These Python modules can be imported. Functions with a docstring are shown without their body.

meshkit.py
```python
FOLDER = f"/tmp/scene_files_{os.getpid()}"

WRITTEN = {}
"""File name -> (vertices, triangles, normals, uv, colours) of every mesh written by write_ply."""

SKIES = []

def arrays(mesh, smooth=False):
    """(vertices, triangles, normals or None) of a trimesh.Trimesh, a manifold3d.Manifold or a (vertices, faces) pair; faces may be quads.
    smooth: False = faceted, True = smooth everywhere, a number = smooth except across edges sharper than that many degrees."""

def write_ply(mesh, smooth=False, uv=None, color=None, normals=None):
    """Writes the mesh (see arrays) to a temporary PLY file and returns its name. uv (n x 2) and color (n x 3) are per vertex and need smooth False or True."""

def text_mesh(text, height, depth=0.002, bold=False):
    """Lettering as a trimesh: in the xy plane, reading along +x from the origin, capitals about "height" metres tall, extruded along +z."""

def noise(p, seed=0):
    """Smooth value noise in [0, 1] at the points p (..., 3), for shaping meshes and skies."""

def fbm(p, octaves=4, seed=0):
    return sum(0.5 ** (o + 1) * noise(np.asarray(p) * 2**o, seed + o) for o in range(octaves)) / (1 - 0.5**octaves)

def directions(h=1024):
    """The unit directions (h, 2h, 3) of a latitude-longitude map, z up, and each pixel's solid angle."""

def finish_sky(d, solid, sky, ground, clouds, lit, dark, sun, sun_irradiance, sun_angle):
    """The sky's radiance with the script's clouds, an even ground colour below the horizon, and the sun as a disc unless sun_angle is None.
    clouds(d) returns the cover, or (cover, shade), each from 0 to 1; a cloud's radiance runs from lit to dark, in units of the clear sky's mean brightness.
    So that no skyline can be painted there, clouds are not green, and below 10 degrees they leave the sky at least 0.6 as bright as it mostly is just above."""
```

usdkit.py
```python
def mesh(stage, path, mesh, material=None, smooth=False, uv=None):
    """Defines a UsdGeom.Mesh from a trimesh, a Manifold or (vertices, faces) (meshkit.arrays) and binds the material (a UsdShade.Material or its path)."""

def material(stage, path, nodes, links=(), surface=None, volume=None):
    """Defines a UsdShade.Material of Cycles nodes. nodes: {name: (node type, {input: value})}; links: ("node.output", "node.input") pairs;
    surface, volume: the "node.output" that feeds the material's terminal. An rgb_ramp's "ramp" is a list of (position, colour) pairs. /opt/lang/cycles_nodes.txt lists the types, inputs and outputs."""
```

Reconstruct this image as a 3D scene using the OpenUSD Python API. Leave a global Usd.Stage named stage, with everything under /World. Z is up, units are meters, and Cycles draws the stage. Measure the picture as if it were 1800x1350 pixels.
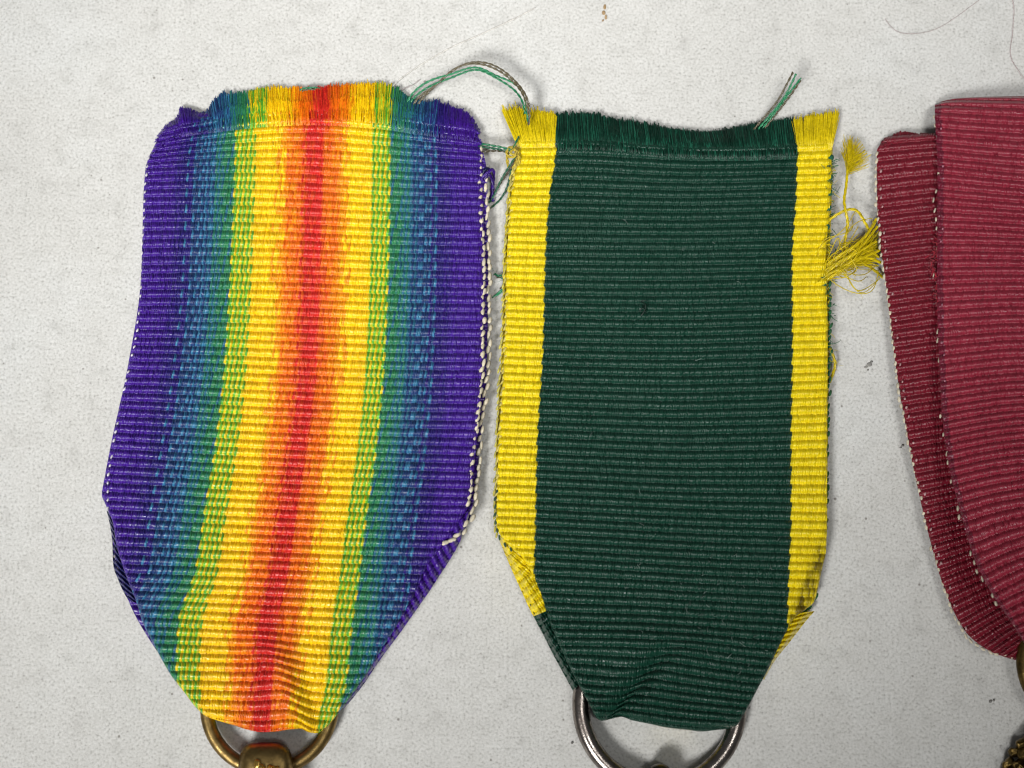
import math, random
import numpy as np
import usdkit
from scipy.interpolate import PchipInterpolator, CubicSpline
from pxr import Usd, UsdGeom, UsdLux, UsdShade, Gf, Sdf, Vt

# ------------------------------------------------------------------ stage, camera, light
stage = Usd.Stage.CreateInMemory()
UsdGeom.SetStageUpAxis(stage, "Z")
UsdGeom.SetStageMetersPerUnit(stage, 1.0)
world = UsdGeom.Xform.Define(stage, "/World")
UsdGeom.Scope.Define(stage, "/World/Looks")

TILT, DIST, WIDE = math.radians(8.0), 0.155, 0.114          # the phone leans 8 degrees, 155 mm off, and sees 114 mm of table
EYE = np.array([0, -DIST * math.sin(TILT), DIST * math.cos(TILT)])
RIGHT, UP, FWD = np.array([1.0, 0, 0]), np.array([0, math.cos(TILT), math.sin(TILT)]), np.array([0, math.sin(TILT), -math.cos(TILT)])
cam = UsdGeom.Camera.Define(stage, "/World/camera")
cam.CreateHorizontalApertureAttr(36.0)
cam.CreateVerticalApertureAttr(27.0)
cam.CreateFocalLengthAttr(36.0 * DIST / WIDE)
cam.CreateClippingRangeAttr(Gf.Vec2f(0.01, 50.0))
cam.CreateFStopAttr(20.0)
cam.CreateFocusDistanceAttr(0.1535)
cam.CreateExposureAttr(0.06)
m = np.eye(4)
m[0, :3], m[1, :3], m[2, :3], m[3, :3] = RIGHT, UP, -FWD, EYE
cam.AddTransformOp().Set(Gf.Matrix4d(*m.ravel().tolist()))


def lamp(name, pos, aim, w, h, intensity, color):
    """A rectangular ceiling or window light facing AIM."""
    l = UsdLux.RectLight.Define(stage, "/World/" + name)
    l.CreateWidthAttr(w)
    l.CreateHeightAttr(h)
    l.CreateIntensityAttr(intensity)
    l.CreateColorAttr(Gf.Vec3f(*color))
    p, a = np.array(pos, float), np.array(aim, float)
    z = p - a
    z /= np.linalg.norm(z)
    x = np.cross([0, 1, 0.001], z)
    x /= np.linalg.norm(x)
    y = np.cross(z, x)
    t = np.eye(4)
    t[0, :3], t[1, :3], t[2, :3], t[3, :3] = x, y, z, p
    l.AddTransformOp().Set(Gf.Matrix4d(*t.ravel().tolist()))


def shaped_spot(name, pos, aim, radius, intensity, cone, soft, color):
    """A ball light; its soft-edged cone is shaped to darken what lies outside."""
    l = UsdLux.SphereLight.Define(stage, "/World/" + name)
    l.CreateRadiusAttr(radius)
    l.CreateIntensityAttr(intensity)
    l.CreateColorAttr(Gf.Vec3f(*color))
    sh = UsdLux.ShapingAPI.Apply(l.GetPrim())
    sh.CreateShapingConeAngleAttr(cone)
    sh.CreateShapingConeSoftnessAttr(soft)
    z = np.array(pos, float) - np.array(aim, float)
    z /= np.linalg.norm(z)
    x = np.cross([0, 1, 0.001], z)
    x /= np.linalg.norm(x)
    t = np.eye(4)
    t[0, :3], t[1, :3], t[2, :3], t[3, :3] = x, np.cross(z, x), z, pos
    l.AddTransformOp().Set(Gf.Matrix4d(*t.ravel().tolist()))


shaped_spot("shaped_spot", (0.10, 0.02, 0.42), (0.020, 0.096, 0), 0.10, 23.5, 14.3, 1.0, (1.0, 0.995, 0.985))  # unseen overhead light; cone falloff stands in for the phone's shadow, lower right
shaped_spot("shaped_spot_001", (-0.199, -0.26, 0.34), (-0.034, 0.010, 0), 0.09, 57.0, 12.4, 1.0, (1.0, 0.995, 0.985))  # unseen lower-left light, its narrow cone shaped to keep the lower right dim
dome = UsdLux.DomeLight.Define(stage, "/World/room_light")
dome.CreateIntensityAttr(0.03)
dome.CreateColorAttr(Gf.Vec3f(0.97, 0.98, 1.0))


# ------------------------------------------------------------------ helpers
PX = WIDE / 1800.0                                            # metres per photograph pixel at the table
MM = 0.001


def P(x, y, z):
    """Where the line of sight of the photograph's point (x, y) meets the height z (metres): used to lay things out at their own height."""
    x, y, z = np.broadcast_arrays(np.asarray(x, float), np.asarray(y, float), np.asarray(z, float))
    a, b = (x - 900) / 1800 * WIDE / DIST, (675 - y) / 1800 * WIDE / DIST
    d = FWD + a[..., None] * RIGHT + b[..., None] * UP
    s = (z - EYE[2]) / d[..., 2]
    return EYE + s[..., None] * d


def lin(r, g, b):
    c = np.array([r, g, b], float) / 255
    return np.where(c <= 0.04045, c / 12.92, ((c + 0.055) / 1.055) ** 2.4)


def hsh(i, j, seed=0):
    n = (np.asarray(i, np.int64) * 374761393 + np.asarray(j, np.int64) * 668265263 + seed * 974711) & 0xFFFFFFFF
    n = ((n ^ (n >> 13)) * 1274126177) & 0xFFFFFFFF
    return ((n ^ (n >> 16)) & 0xFFFF) / 65535.0


def smooth(a, b, x):
    t = np.clip((x - a) / (b - a), 0, 1)
    return t * t * (3 - 2 * t)


def fuzz(x, y, s, seed=0):
    """Smooth value noise -1..1 in the plane."""
    x, y = np.asarray(x, float) / s, np.asarray(y, float) / s
    i, j = np.floor(x).astype(int), np.floor(y).astype(int)
    fx, fy = x - i, y - j
    fx, fy = fx * fx * (3 - 2 * fx), fy * fy * (3 - 2 * fy)
    v = (hsh(i, j, seed) * (1 - fx) + hsh(i + 1, j, seed) * fx) * (1 - fy) + (hsh(i, j + 1, seed) * (1 - fx) + hsh(i + 1, j + 1, seed) * fx) * fy
    return v * 2 - 1


used = {}


def path_for(name, parent):
    base = (parent if isinstance(parent, str) else str(parent.GetPath())) if parent else "/World"
    k = used.get((base, name), -1) + 1
    used[(base, name)] = k
    return f"{base}/{name}" + (f"_{k:03d}" if k else "")


def tag(o, label=None, category=None, group=None, kind=None):
    p = o.GetPrim() if hasattr(o, "GetPrim") else o
    for k, v in (("label", label), ("category", category), ("group", group), ("kind", kind)):
        if v:
            p.SetCustomDataByKey(k, v)
    return p


def thing(name, label, category, at=(0, 0, 0), group=None):
    x = UsdGeom.Xform.Define(stage, path_for(name, None))
    x.AddTranslateOp().Set(Gf.Vec3d(*map(float, at)))
    tag(x, label, category, group)
    x.GetPrim().SetCustomDataByKey("at", Gf.Vec3d(*map(float, at)))
    return x.GetPrim()


def mesh(name, parent, v, f, mat, color=None, flat=False, normals=None):
    """ONE mesh prim: world points v, quads or triangles f, a colour per vertex if given."""
    v = np.asarray(v, float)
    f = np.asarray(f, int)
    path = path_for(name, parent)
    top = stage.GetPrimAtPath("/" + "/".join(path.split("/")[1:3]))
    off = top.GetCustomDataByKey("at") if top else None
    mm = UsdGeom.Mesh.Define(stage, path)
    if f.shape[1] == 4:
        f = np.vstack([f[:, [0, 1, 2]], f[:, [0, 2, 3]]])
    if normals is None and not flat:
        n = np.zeros_like(v)
        fn = np.cross(v[f[:, 1]] - v[f[:, 0]], v[f[:, 2]] - v[f[:, 0]])
        for k in range(3):
            for c in range(3):
                n[:, c] += np.bincount(f[:, k], fn[:, c], len(v))
        normals = n / np.maximum(np.linalg.norm(n, axis=1, keepdims=True), 1e-30)
    if off is not None and path.count("/") > 2:
        v = v - np.array(off)
    mm.CreatePointsAttr(Vt.Vec3fArray.FromNumpy(v.astype(np.float32)))
    mm.CreateFaceVertexCountsAttr(Vt.IntArray.FromNumpy(np.full(len(f), 3, np.int32)))
    mm.CreateFaceVertexIndicesAttr(Vt.IntArray.FromNumpy(f.astype(np.int32).ravel()))
    mm.CreateSubdivisionSchemeAttr("none")
    mm.CreateDoubleSidedAttr(True)
    if normals is not None:
        mm.CreateNormalsAttr(Vt.Vec3fArray.FromNumpy(np.asarray(normals, np.float32)))
        mm.SetNormalsInterpolation("vertex")
    if color is not None:
        color = np.broadcast_to(np.asarray(color, np.float32), (len(v), 3))
        UsdGeom.PrimvarsAPI(mm).CreatePrimvar("yarn", Sdf.ValueTypeNames.Color3fArray, "vertex").Set(Vt.Vec3fArray.FromNumpy(np.ascontiguousarray(color)))
    UsdShade.MaterialBindingAPI.Apply(mm.GetPrim()).Bind(mat)
    return mm.GetPrim()


def grid_faces(nv, nu):
    i, j = np.meshgrid(np.arange(nv - 1), np.arange(nu - 1), indexing="ij")
    a = i * nu + j
    return np.stack([a, a + nu, a + nu + 1, a + 1], -1).reshape(-1, 4)


def tubes(paths, radii, colors, sides=4):
    """Tubes along world-space polylines, all of the same number of points: (v, f, c). radii: (n,) or (n, k)."""
    p = np.asarray(paths, float)
    n, k = p.shape[:2]
    r = np.asarray(radii, float)
    r = np.broadcast_to(r[:, None] if r.ndim == 1 else r, (n, k))
    t = np.gradient(p, axis=1)
    t /= np.linalg.norm(t, axis=2, keepdims=True) + 1e-12
    a = np.cross(t, [0.13, 0.07, 1.0])
    a /= np.linalg.norm(a, axis=2, keepdims=True) + 1e-12
    b = np.cross(t, a)
    ang = np.arange(sides) * 2 * np.pi / sides
    v = p[:, :, None] + r[:, :, None, None] * (np.cos(ang)[:, None] * a[:, :, None] + np.sin(ang)[:, None] * b[:, :, None])
    i, j = np.meshgrid(np.arange(k - 1), np.arange(sides), indexing="ij")
    q = np.stack([i * sides + j, (i + 1) * sides + j, (i + 1) * sides + (j + 1) % sides, i * sides + (j + 1) % sides], -1).reshape(-1, 4)
    f = (q[None] + (np.arange(n) * k * sides)[:, None, None]).reshape(-1, 4)
    c = np.asarray(colors, float)
    c = np.broadcast_to(c[:, None, None] if c.ndim == 2 else c[:, :, None], (n, k, sides, 3)).reshape(-1, 3)
    return v.reshape(-1, 3), f, c


def join(parts):
    v, f, c, at = [], [], [], 0
    for pv, pf, pc in parts:
        pf = np.asarray(pf)
        if pf.shape[1] == 4:
            pf = np.vstack([pf[:, [0, 1, 2]], pf[:, [0, 2, 3]]])
        v.append(pv), f.append(pf + at), c.append(np.broadcast_to(pc, (len(pv), 3)))
        at += len(pv)
    return np.vstack(v), np.vstack(f), np.vstack(c)


def along(points, n, k=3):
    """n points spread evenly along a smooth curve through POINTS (rows of x, y or x, y, z)."""
    q = np.asarray(points, float)
    d = np.concatenate([[0], np.cumsum(np.linalg.norm(np.diff(q[:, :2], axis=0), axis=1))])
    t = np.linspace(0, d[-1], n) if np.ndim(n) == 0 else np.asarray(n) * d[-1]
    return (CubicSpline(d, q, bc_type="natural") if len(q) > 2 and k == 3 else PchipInterpolator(d, q))(t)


def bead(c, axis, length, width, height=None, seg=6):
    """A lens-shaped stitch at the world point c."""
    axis = np.asarray(axis, float)
    axis /= np.linalg.norm(axis)
    s = np.cross([0, 0, 1.0], axis)
    s /= np.linalg.norm(s) + 1e-12
    up = np.cross(axis, s)
    th = np.linspace(0.0, np.pi, 6)
    ph = np.arange(seg) * 2 * np.pi / seg
    v = (np.cos(th)[:, None, None] * axis * length / 2 + np.sin(th)[:, None, None] * (np.cos(ph)[None, :, None] * s * width / 2 + np.sin(ph)[None, :, None] * up * (height or width) / 2))
    i, j = np.meshgrid(np.arange(5), np.arange(seg), indexing="ij")
    f = np.stack([i * seg + j, (i + 1) * seg + j, (i + 1) * seg + (j + 1) % seg, i * seg + (j + 1) % seg], -1).reshape(-1, 4)
    return (v + np.asarray(c)).reshape(-1, 3), f


# ------------------------------------------------------------------ materials
M = {}


def cloth(name, rough, spec, sheen, grain=0.12):
    """Woven or spun yarn: its own dyed colour per thread, a silky gloss, a little unevenness of the dye."""
    M[name] = usdkit.material(stage, "/World/Looks/" + name, {
        "a": ("attribute", {"attribute": "yarn"}),
        "t": ("texture_coordinate", {}),
        "n": ("noise_texture", {"scale": 2600.0, "detail": 3.0, "roughness": 0.7}),
        "r": ("map_range", {"from_min": 0.25, "from_max": 0.75, "to_min": 1 - grain * 2.2, "to_max": 1 + grain}),
        "x": ("vector_math", {"math_type": "multiply"}),
        "q": ("map_range", {"from_min": 0.3, "from_max": 0.7, "to_min": rough - 0.1, "to_max": rough + 0.12}),
        "p": ("principled_bsdf", {"specular_ior_level": spec, "sheen_weight": sheen, "sheen_roughness": 0.4}),
    }, [("t.object", "n.vector"), ("n.fac", "r.value"), ("a.vector", "x.vector1"), ("r.result", "x.vector2"), ("x.vector", "p.base_color"),
        ("n.fac", "q.value"), ("q.result", "p.roughness")], surface="p.BSDF")


cloth("silk_yarn", 0.29, 0.62, 0.0)
cloth("matt_yarn", 0.34, 0.48, 0.0)
cloth("wool_yarn", 0.34, 0.55, 0.04)
cloth("cotton_yarn", 0.75, 0.25, 0.15, 0.2)


def metal(name, ca, cb, cc, rough, scale=900.0, met=1.0):
    M[name] = usdkit.material(stage, "/World/Looks/" + name, {
        "t": ("texture_coordinate", {}),
        "n": ("noise_texture", {"scale": scale, "detail": 6.0, "roughness": 0.65}),
        "n2": ("noise_texture", {"scale": scale * 5, "detail": 4.0, "roughness": 0.7}),
        "c": ("rgb_ramp", {"ramp": [(0.3, ca), (0.5, cb), (0.72, cc)]}),
        "r": ("map_range", {"from_min": 0.3, "from_max": 0.7, "to_min": rough + 0.16, "to_max": rough - 0.06}),
        "b": ("bump", {"strength": 0.35, "distance": 0.00006}),
        "p": ("principled_bsdf", {"metallic": met, "specular_ior_level": 0.5}),
    }, [("t.object", "n.vector"), ("t.object", "n2.vector"), ("n.fac", "c.fac"), ("c.color", "p.base_color"), ("n.fac", "r.value"), ("r.result", "p.roughness"),
        ("n2.fac", "b.height"), ("b.normal", "p.normal")], surface="p.BSDF")


metal("worn_bronze", lin(84, 68, 40), lin(130, 108, 66), lin(166, 140, 88), 0.36)
metal("rubbed_bronze", lin(170, 132, 62), lin(205, 168, 88), lin(228, 194, 112), 0.28)
metal("tarnished_silver", lin(88, 78, 70), lin(138, 130, 124), lin(172, 164, 156), 0.20, 700.0)
metal("dark_silver", lin(48, 42, 38), lin(84, 77, 70), lin(116, 108, 98), 0.3, 800.0)
metal("dull_brass", lin(58, 48, 28), lin(98, 80, 44), lin(140, 118, 70), 0.36)

M["board"] = usdkit.material(stage, "/World/Looks/board", {
    "t": ("texture_coordinate", {}),
    "big": ("noise_texture", {"scale": 42.0, "detail": 4.0, "roughness": 0.6}),
    "mid": ("noise_texture", {"scale": 420.0, "detail": 4.0, "roughness": 0.62}),
    "fine": ("noise_texture", {"scale": 3400.0, "detail": 2.0, "roughness": 0.6}),
    "cb": ("rgb_ramp", {"ramp": [(0.32, lin(205, 204, 200)), (0.5, lin(209, 208, 204)), (0.68, lin(212, 212, 209))]}),
    "cm": ("rgb_ramp", {"ramp": [(0.28, (0.85, 0.847, 0.84)), (0.44, (0.965, 0.964, 0.96)), (0.7, (1.02, 1.02, 1.02))]}),
    "cf": ("rgb_ramp", {"ramp": [(0.22, (0.52, 0.51, 0.50)), (0.42, (0.88, 0.88, 0.87)), (0.6, (1.0, 1.0, 1.0)), (0.8, (1.10, 1.10, 1.10))]}),
    "m1": ("mix", {"mix_type": "multiply", "fac": 1.0}),
    "m2": ("mix", {"mix_type": "multiply", "fac": 1.0}),
    # scattered dark specks: only some cells carry one, of uneven size
    "v": ("voronoi_texture", {"scale": 900.0, "randomness": 1.0}),
    "vs": ("separate_color", {}),
    "vp": ("math", {"math_type": "power", "value2": 7.0}),
    "vr": ("math", {"math_type": "multiply", "value2": 0.16}),
    "vd": ("math", {"math_type": "subtract"}),
    "vm": ("map_range", {"from_min": -0.02, "from_max": 0.05, "to_min": 0.0, "to_max": 0.62, "clamp": True}),
    "m3": ("mix", {"mix_type": "mix", "color2": lin(92, 84, 74)}),
    "w": ("voronoi_texture", {"scale": 130.0, "randomness": 1.0}),
    "ws": ("separate_color", {}),
    "wp": ("math", {"math_type": "power", "value2": 9.0}),
    "wr": ("math", {"math_type": "multiply", "value2": 0.055}),
    "wd": ("math", {"math_type": "subtract"}),
    "wm": ("map_range", {"from_min": -0.015, "from_max": 0.03, "to_min": 0.0, "to_max": 0.6, "clamp": True}),
    "m4": ("mix", {"mix_type": "mix", "color2": lin(96, 84, 66)}),
    "h": ("math", {"math_type": "multiply_add", "value2": 0.5}),
    "b": ("bump", {"strength": 0.30, "distance": 0.00012}),
    "p": ("principled_bsdf", {"roughness": 0.82, "specular_ior_level": 0.2}),
}, [("t.object", "big.vector"), ("t.object", "mid.vector"), ("t.object", "fine.vector"), ("t.object", "v.vector"), ("t.object", "w.vector"),
    ("big.fac", "cb.fac"), ("mid.fac", "cm.fac"), ("fine.fac", "cf.fac"), ("cb.color", "m1.color1"), ("cm.color", "m1.color2"), ("m1.color", "m2.color1"), ("cf.color", "m2.color2"),
    ("v.color", "vs.color"), ("vs.r", "vp.value1"), ("vp.value", "vr.value1"), ("vr.value", "vd.value1"), ("v.distance", "vd.value2"), ("vd.value", "vm.value"),
    ("m2.color", "m3.color1"), ("vm.result", "m3.fac"),
    ("w.color", "ws.color"), ("ws.r", "wp.value1"), ("wp.value", "wr.value1"), ("wr.value", "wd.value1"), ("w.distance", "wd.value2"), ("wd.value", "wm.value"),
    ("m3.color", "m4.color1"), ("wm.result", "m4.fac"), ("m4.color", "p.base_color"),
    ("mid.fac", "h.value1"), ("fine.fac", "h.value3"), ("h.value", "b.height"), ("b.normal", "p.normal")], surface="p.BSDF")

# ------------------------------------------------------------------ the surface
g = np.linspace(-0.30, 0.30, 61)
gx, gy = np.meshgrid(g, g)
gz = 0.00002 * fuzz(gx * 1e4, gy * 1e4, 180, 3)
o = mesh("table_surface", None, np.stack([gx, gy, gz], -1).reshape(-1, 3), grid_faces(61, 61)[:, ::-1], M["board"])
tag(o, "pale grey speckled tabletop that the medal ribbons lie on", "table", kind="structure")

# ------------------------------------------------------------------ weaving
RIB, TOOTH = 0.60 * MM, 0.10 * MM                            # how far a rib stands up, and a thread on it
US, VS = 4, 9                                                 # mesh samples per warp thread and per rib


def weave(U, V, rib=RIB, tooth=TOOTH, seed=0):
    """Relief of a ribbed (grosgrain) ribbon at thread coordinate U and rib coordinate V: every second thread floats over a rib and
    dives between its neighbours, so floats of one rib interlock with those of the next. Returns (height, thread number, rib number)."""
    W = V + 0.035 * fuzz(U * 10, V * 10, 160, seed) + 0.010 * fuzz(U * 10, V * 10, 14, seed + 2)
    j0 = np.floor(W)
    near = np.where(W - j0 < 0.5, j0 - 1, j0 + 1)
    best = np.full(np.shape(U), -1.0)
    bi, bj = np.floor(U).astype(int), j0.astype(int)
    for jj in (j0, near):
        a = W - jj
        X = U + 0.5 * (jj % 2) + 0.32 * (a - 0.5)               # rows are offset by half a float; the yarn is twisted
        i = np.floor(X)
        # uneven yarn: each float is a little thicker, longer and turned its own way
        t1, t2, t3 = hsh(i, jj, seed), hsh(i, jj, seed + 31), hsh(i, jj, seed + 57)
        c = np.clip(1 - ((a - 0.5 - 0.05 * (t3 - 0.5)) / (0.575 + 0.07 * t2)) ** 2, 0, 1)
        body = c ** 0.95
        w = 0.30 + 0.26 * body
        x = (X - i - 0.5 - 0.16 * (t2 - 0.5)) / w
        side = np.sqrt(np.clip(1 - x * x, 0, 1))
        h = rib * (0.95 + 0.10 * t1 + 0.03 * fuzz(U * 10, V * 10, 60, seed + 5)) * body + tooth * (side - 1) * 1.6 + tooth * (t2 - 0.5) * x * 1.3
        h = np.where((np.abs(x) < 1.15) & (c > 0), h, -1.0)
        up = h > best
        best, bi, bj = np.where(up, h, best), np.where(up, i.astype(int), bi), np.where(up, jj.astype(int), bj)
    return np.maximum(best, 0.0), bi, bj


def sheet(ctrl, us, vs, U0, U1, V0, V1, threads, us_step=US, vs_step=VS):
    """A regular mesh over the ribbon, its points in photograph pixels: (X, Y, U, V); U counts threads, V ribs."""
    nu, nv = int(round((U1 - U0) * us_step)) + 1, int(round((V1 - V0) * vs_step)) + 1
    U, V = np.linspace(U0, U1, nu), np.linspace(V0, V1, nv)
    rows = PchipInterpolator(vs, np.asarray(ctrl, float), axis=0, extrapolate=True)(V)
    xy = CubicSpline(us, rows, axis=1, bc_type="natural")(U / threads)
    UU, VV = np.meshgrid(U, V)
    return xy[..., 0], xy[..., 1], UU, VV


def curve_x(pts):
    q = np.asarray(sorted(pts, key=lambda t: t[1]), float)
    f = PchipInterpolator(q[:, 1], q[:, 0])
    return lambda y: f(np.clip(y, q[0, 1], q[-1, 1]))


def fold_x(X, Z, Y, xl, side, r, drop=2.0):
    """Folds the sheet round behind along the curve x = xl(y). side -1: what lies left of it goes under, +1: right of it. Returns X, Z (Z in px)."""
    edge = xl(Y) - side * r
    d = (X - edge) * side
    th = np.clip(d / r, 0, np.pi)
    over = np.maximum(d - np.pi * r, 0)
    X2 = np.where(d > 0, edge + side * (r * np.sin(th) - over), X)
    Z2 = np.where(d > 0, Z - r * (1 - np.cos(th)) - np.minimum(over * 0.5, 13.0), Z)
    return X2, Z2


def fold_y(Y, Z, X, yb, r, sign=1):
    """The same along y = yb(x): sign 1 folds the lower part under, -1 the upper part."""
    edge = yb(X) - sign * r
    d = (Y - edge) * sign
    th = np.clip(d / r, 0, np.pi)
    over = np.maximum(d - np.pi * r, 0)
    Y2 = np.where(d > 0, edge + sign * (r * np.sin(th) - over), Y)
    Z2 = np.where(d > 0, Z - r * (1 - np.cos(th)) - np.minimum(over * 0.5, 13.0), Z)
    return Y2, Z2


def stripes(parent, X, Y, Z, U, V, colors, bands, mat, seed=0, rib=RIB, tooth=TOOTH):
    """Builds the sheet as one mesh per woven stripe. bands: [(name, first thread, last thread, label)]."""
    h, i, j = weave(U, V, rib, tooth, seed)
    C = colors(i, j, U, V)
    pts = P(X, Y, Z * PX + h)
    nv, nu = U.shape
    f = grid_faces(nv, nu)
    flat = pts.reshape(-1, 3)
    n = np.zeros_like(flat)
    ft = np.vstack([f[:, [0, 1, 2]], f[:, [0, 2, 3]]])
    fn = np.cross(flat[ft[:, 1]] - flat[ft[:, 0]], flat[ft[:, 2]] - flat[ft[:, 0]])
    for k in range(3):
        for c in range(3):
            n[:, c] += np.bincount(ft[:, k], fn[:, c], len(flat))
    n = (n / np.maximum(np.linalg.norm(n, axis=1, keepdims=True), 1e-30)).reshape(nv, nu, 3)
    for name, a, b, label in bands:
        cols = np.nonzero((U[0] >= a - 1e-6) & (U[0] <= b + 1e-6))[0]
        s = slice(cols[0], cols[-1] + 1)
        o = mesh(name, parent, pts[:, s].reshape(-1, 3), grid_faces(nv, len(cols)), mat, C[:, s].reshape(-1, 3), normals=n[:, s].reshape(-1, 3))
        if label:
            tag(o, label)
    return pts


def fringe(parent, name, base, tip, color, n, zb, zt, seed, mat, r=0.75, jit=5.0, bow=6.0, label=None, tuft=9.0):
    """Frayed warp ends: fine filaments from the last rib (curve BASE of px points) to the ragged line TIP, both running left to right."""
    rng = np.random.default_rng(seed)
    s = np.sort(rng.random(n))
    bq, tq = np.asarray(base, float), np.asarray(tip, float)
    bx, tx = bq[0, 0] + s * (bq[-1, 0] - bq[0, 0]), tq[0, 0] + s * (tq[-1, 0] - tq[0, 0])
    B = np.stack([bx, PchipInterpolator(bq[:, 0], bq[:, 1])(bx)], 1)
    T = np.stack([tx, PchipInterpolator(tq[:, 0], tq[:, 1])(tx)], 1)
    k = np.floor(s * n / tuft).astype(int)                      # filaments gather into small tufts
    dx = (hsh(k, k * 0 + 3, seed) - 0.5) * jit * 1.3 + rng.normal(0, jit * 0.35, n) + 3.0 * fuzz(B[:, 0], B[:, 1] * 0, 38, seed)
    dl = rng.normal(0.0, 0.06, n) + (hsh(k, k * 0 + 5, seed) - 0.5) * 0.10 - 0.30 * rng.random(n) * (rng.random(n) < 0.14)
    t = np.linspace(0, 1, 8)[None]
    tt = t * (1 + dl[:, None])
    wave = (hsh(k, k * 0 + 9, seed) - 0.5)[:, None] * bow + rng.normal(0, bow * 0.18, n)[:, None]
    x = B[:, :1] + (T[:, :1] - B[:, :1]) * tt + dx[:, None] * t ** 1.4 + wave * np.sin(np.pi * t) * (1 - t)
    y = B[:, 1:2] + (T[:, 1:2] - B[:, 1:2]) * tt
    z0 = zb(B[:, 0], B[:, 1])[:, None] if callable(zb) else zb
    z = z0 + (zt - z0) * t ** 2.0 + (2.0 + 3.0 * rng.random(n)[:, None]) * np.sin(np.pi * np.minimum(t * 1.3, 1)) + rng.normal(0, 1.0, n)[:, None] * t
    z = np.maximum(z, 1.5)
    c = color(s, rng)
    v, f, c = tubes(P(x, y, z * PX), r * PX * rng.uniform(0.85, 1.4, n), c, 4)
    o = mesh(name, parent, v, f, mat, c)
    tag(o, label, kind="stuff")
    return o


def bead_line(parent, name, pts, zpx, pitch, length, width, color, mat, seed=0, skip=0.0, zig=0.0, lean=0.0, label=None, wob=0.15):
    """A row of little stitches along a selvedge."""
    rng = np.random.default_rng(seed)
    q = np.asarray(pts, float)
    L = np.linalg.norm(np.diff(q, axis=0), axis=1).sum()
    n = max(int(L / pitch), 2)
    c = along(q, n, 1)
    t = np.gradient(c, axis=0)
    t /= np.linalg.norm(t, axis=1, keepdims=True)
    out = []
    z = zpx(c[:, 0], c[:, 1]) if callable(zpx) else np.full(n, zpx)
    for k in range(n):
        if rng.random() < skip:
            continue
        nrm = np.array([-t[k, 1], t[k, 0]])
        p = c[k] + nrm * zig * (1 if k % 2 else -1) + rng.normal(0, wob, 2) * width
        ax = t[k] + nrm * (lean + rng.normal(0, 0.12))
        w = P(*p, z[k] * PX)
        a = P(*(p + ax), z[k] * PX) - w
        v, f = bead(w, a, length * PX * rng.uniform(0.8, 1.15), width * PX * rng.uniform(0.8, 1.2))
        out.append((v, f, np.array(color) * rng.uniform(0.82, 1.08)))
    v, f, c = join(out)
    o = mesh(name, parent, v, f, mat, np.clip(c, 0, 1))
    tag(o, label, kind="stuff" if n > 60 else None)
    return o


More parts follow.
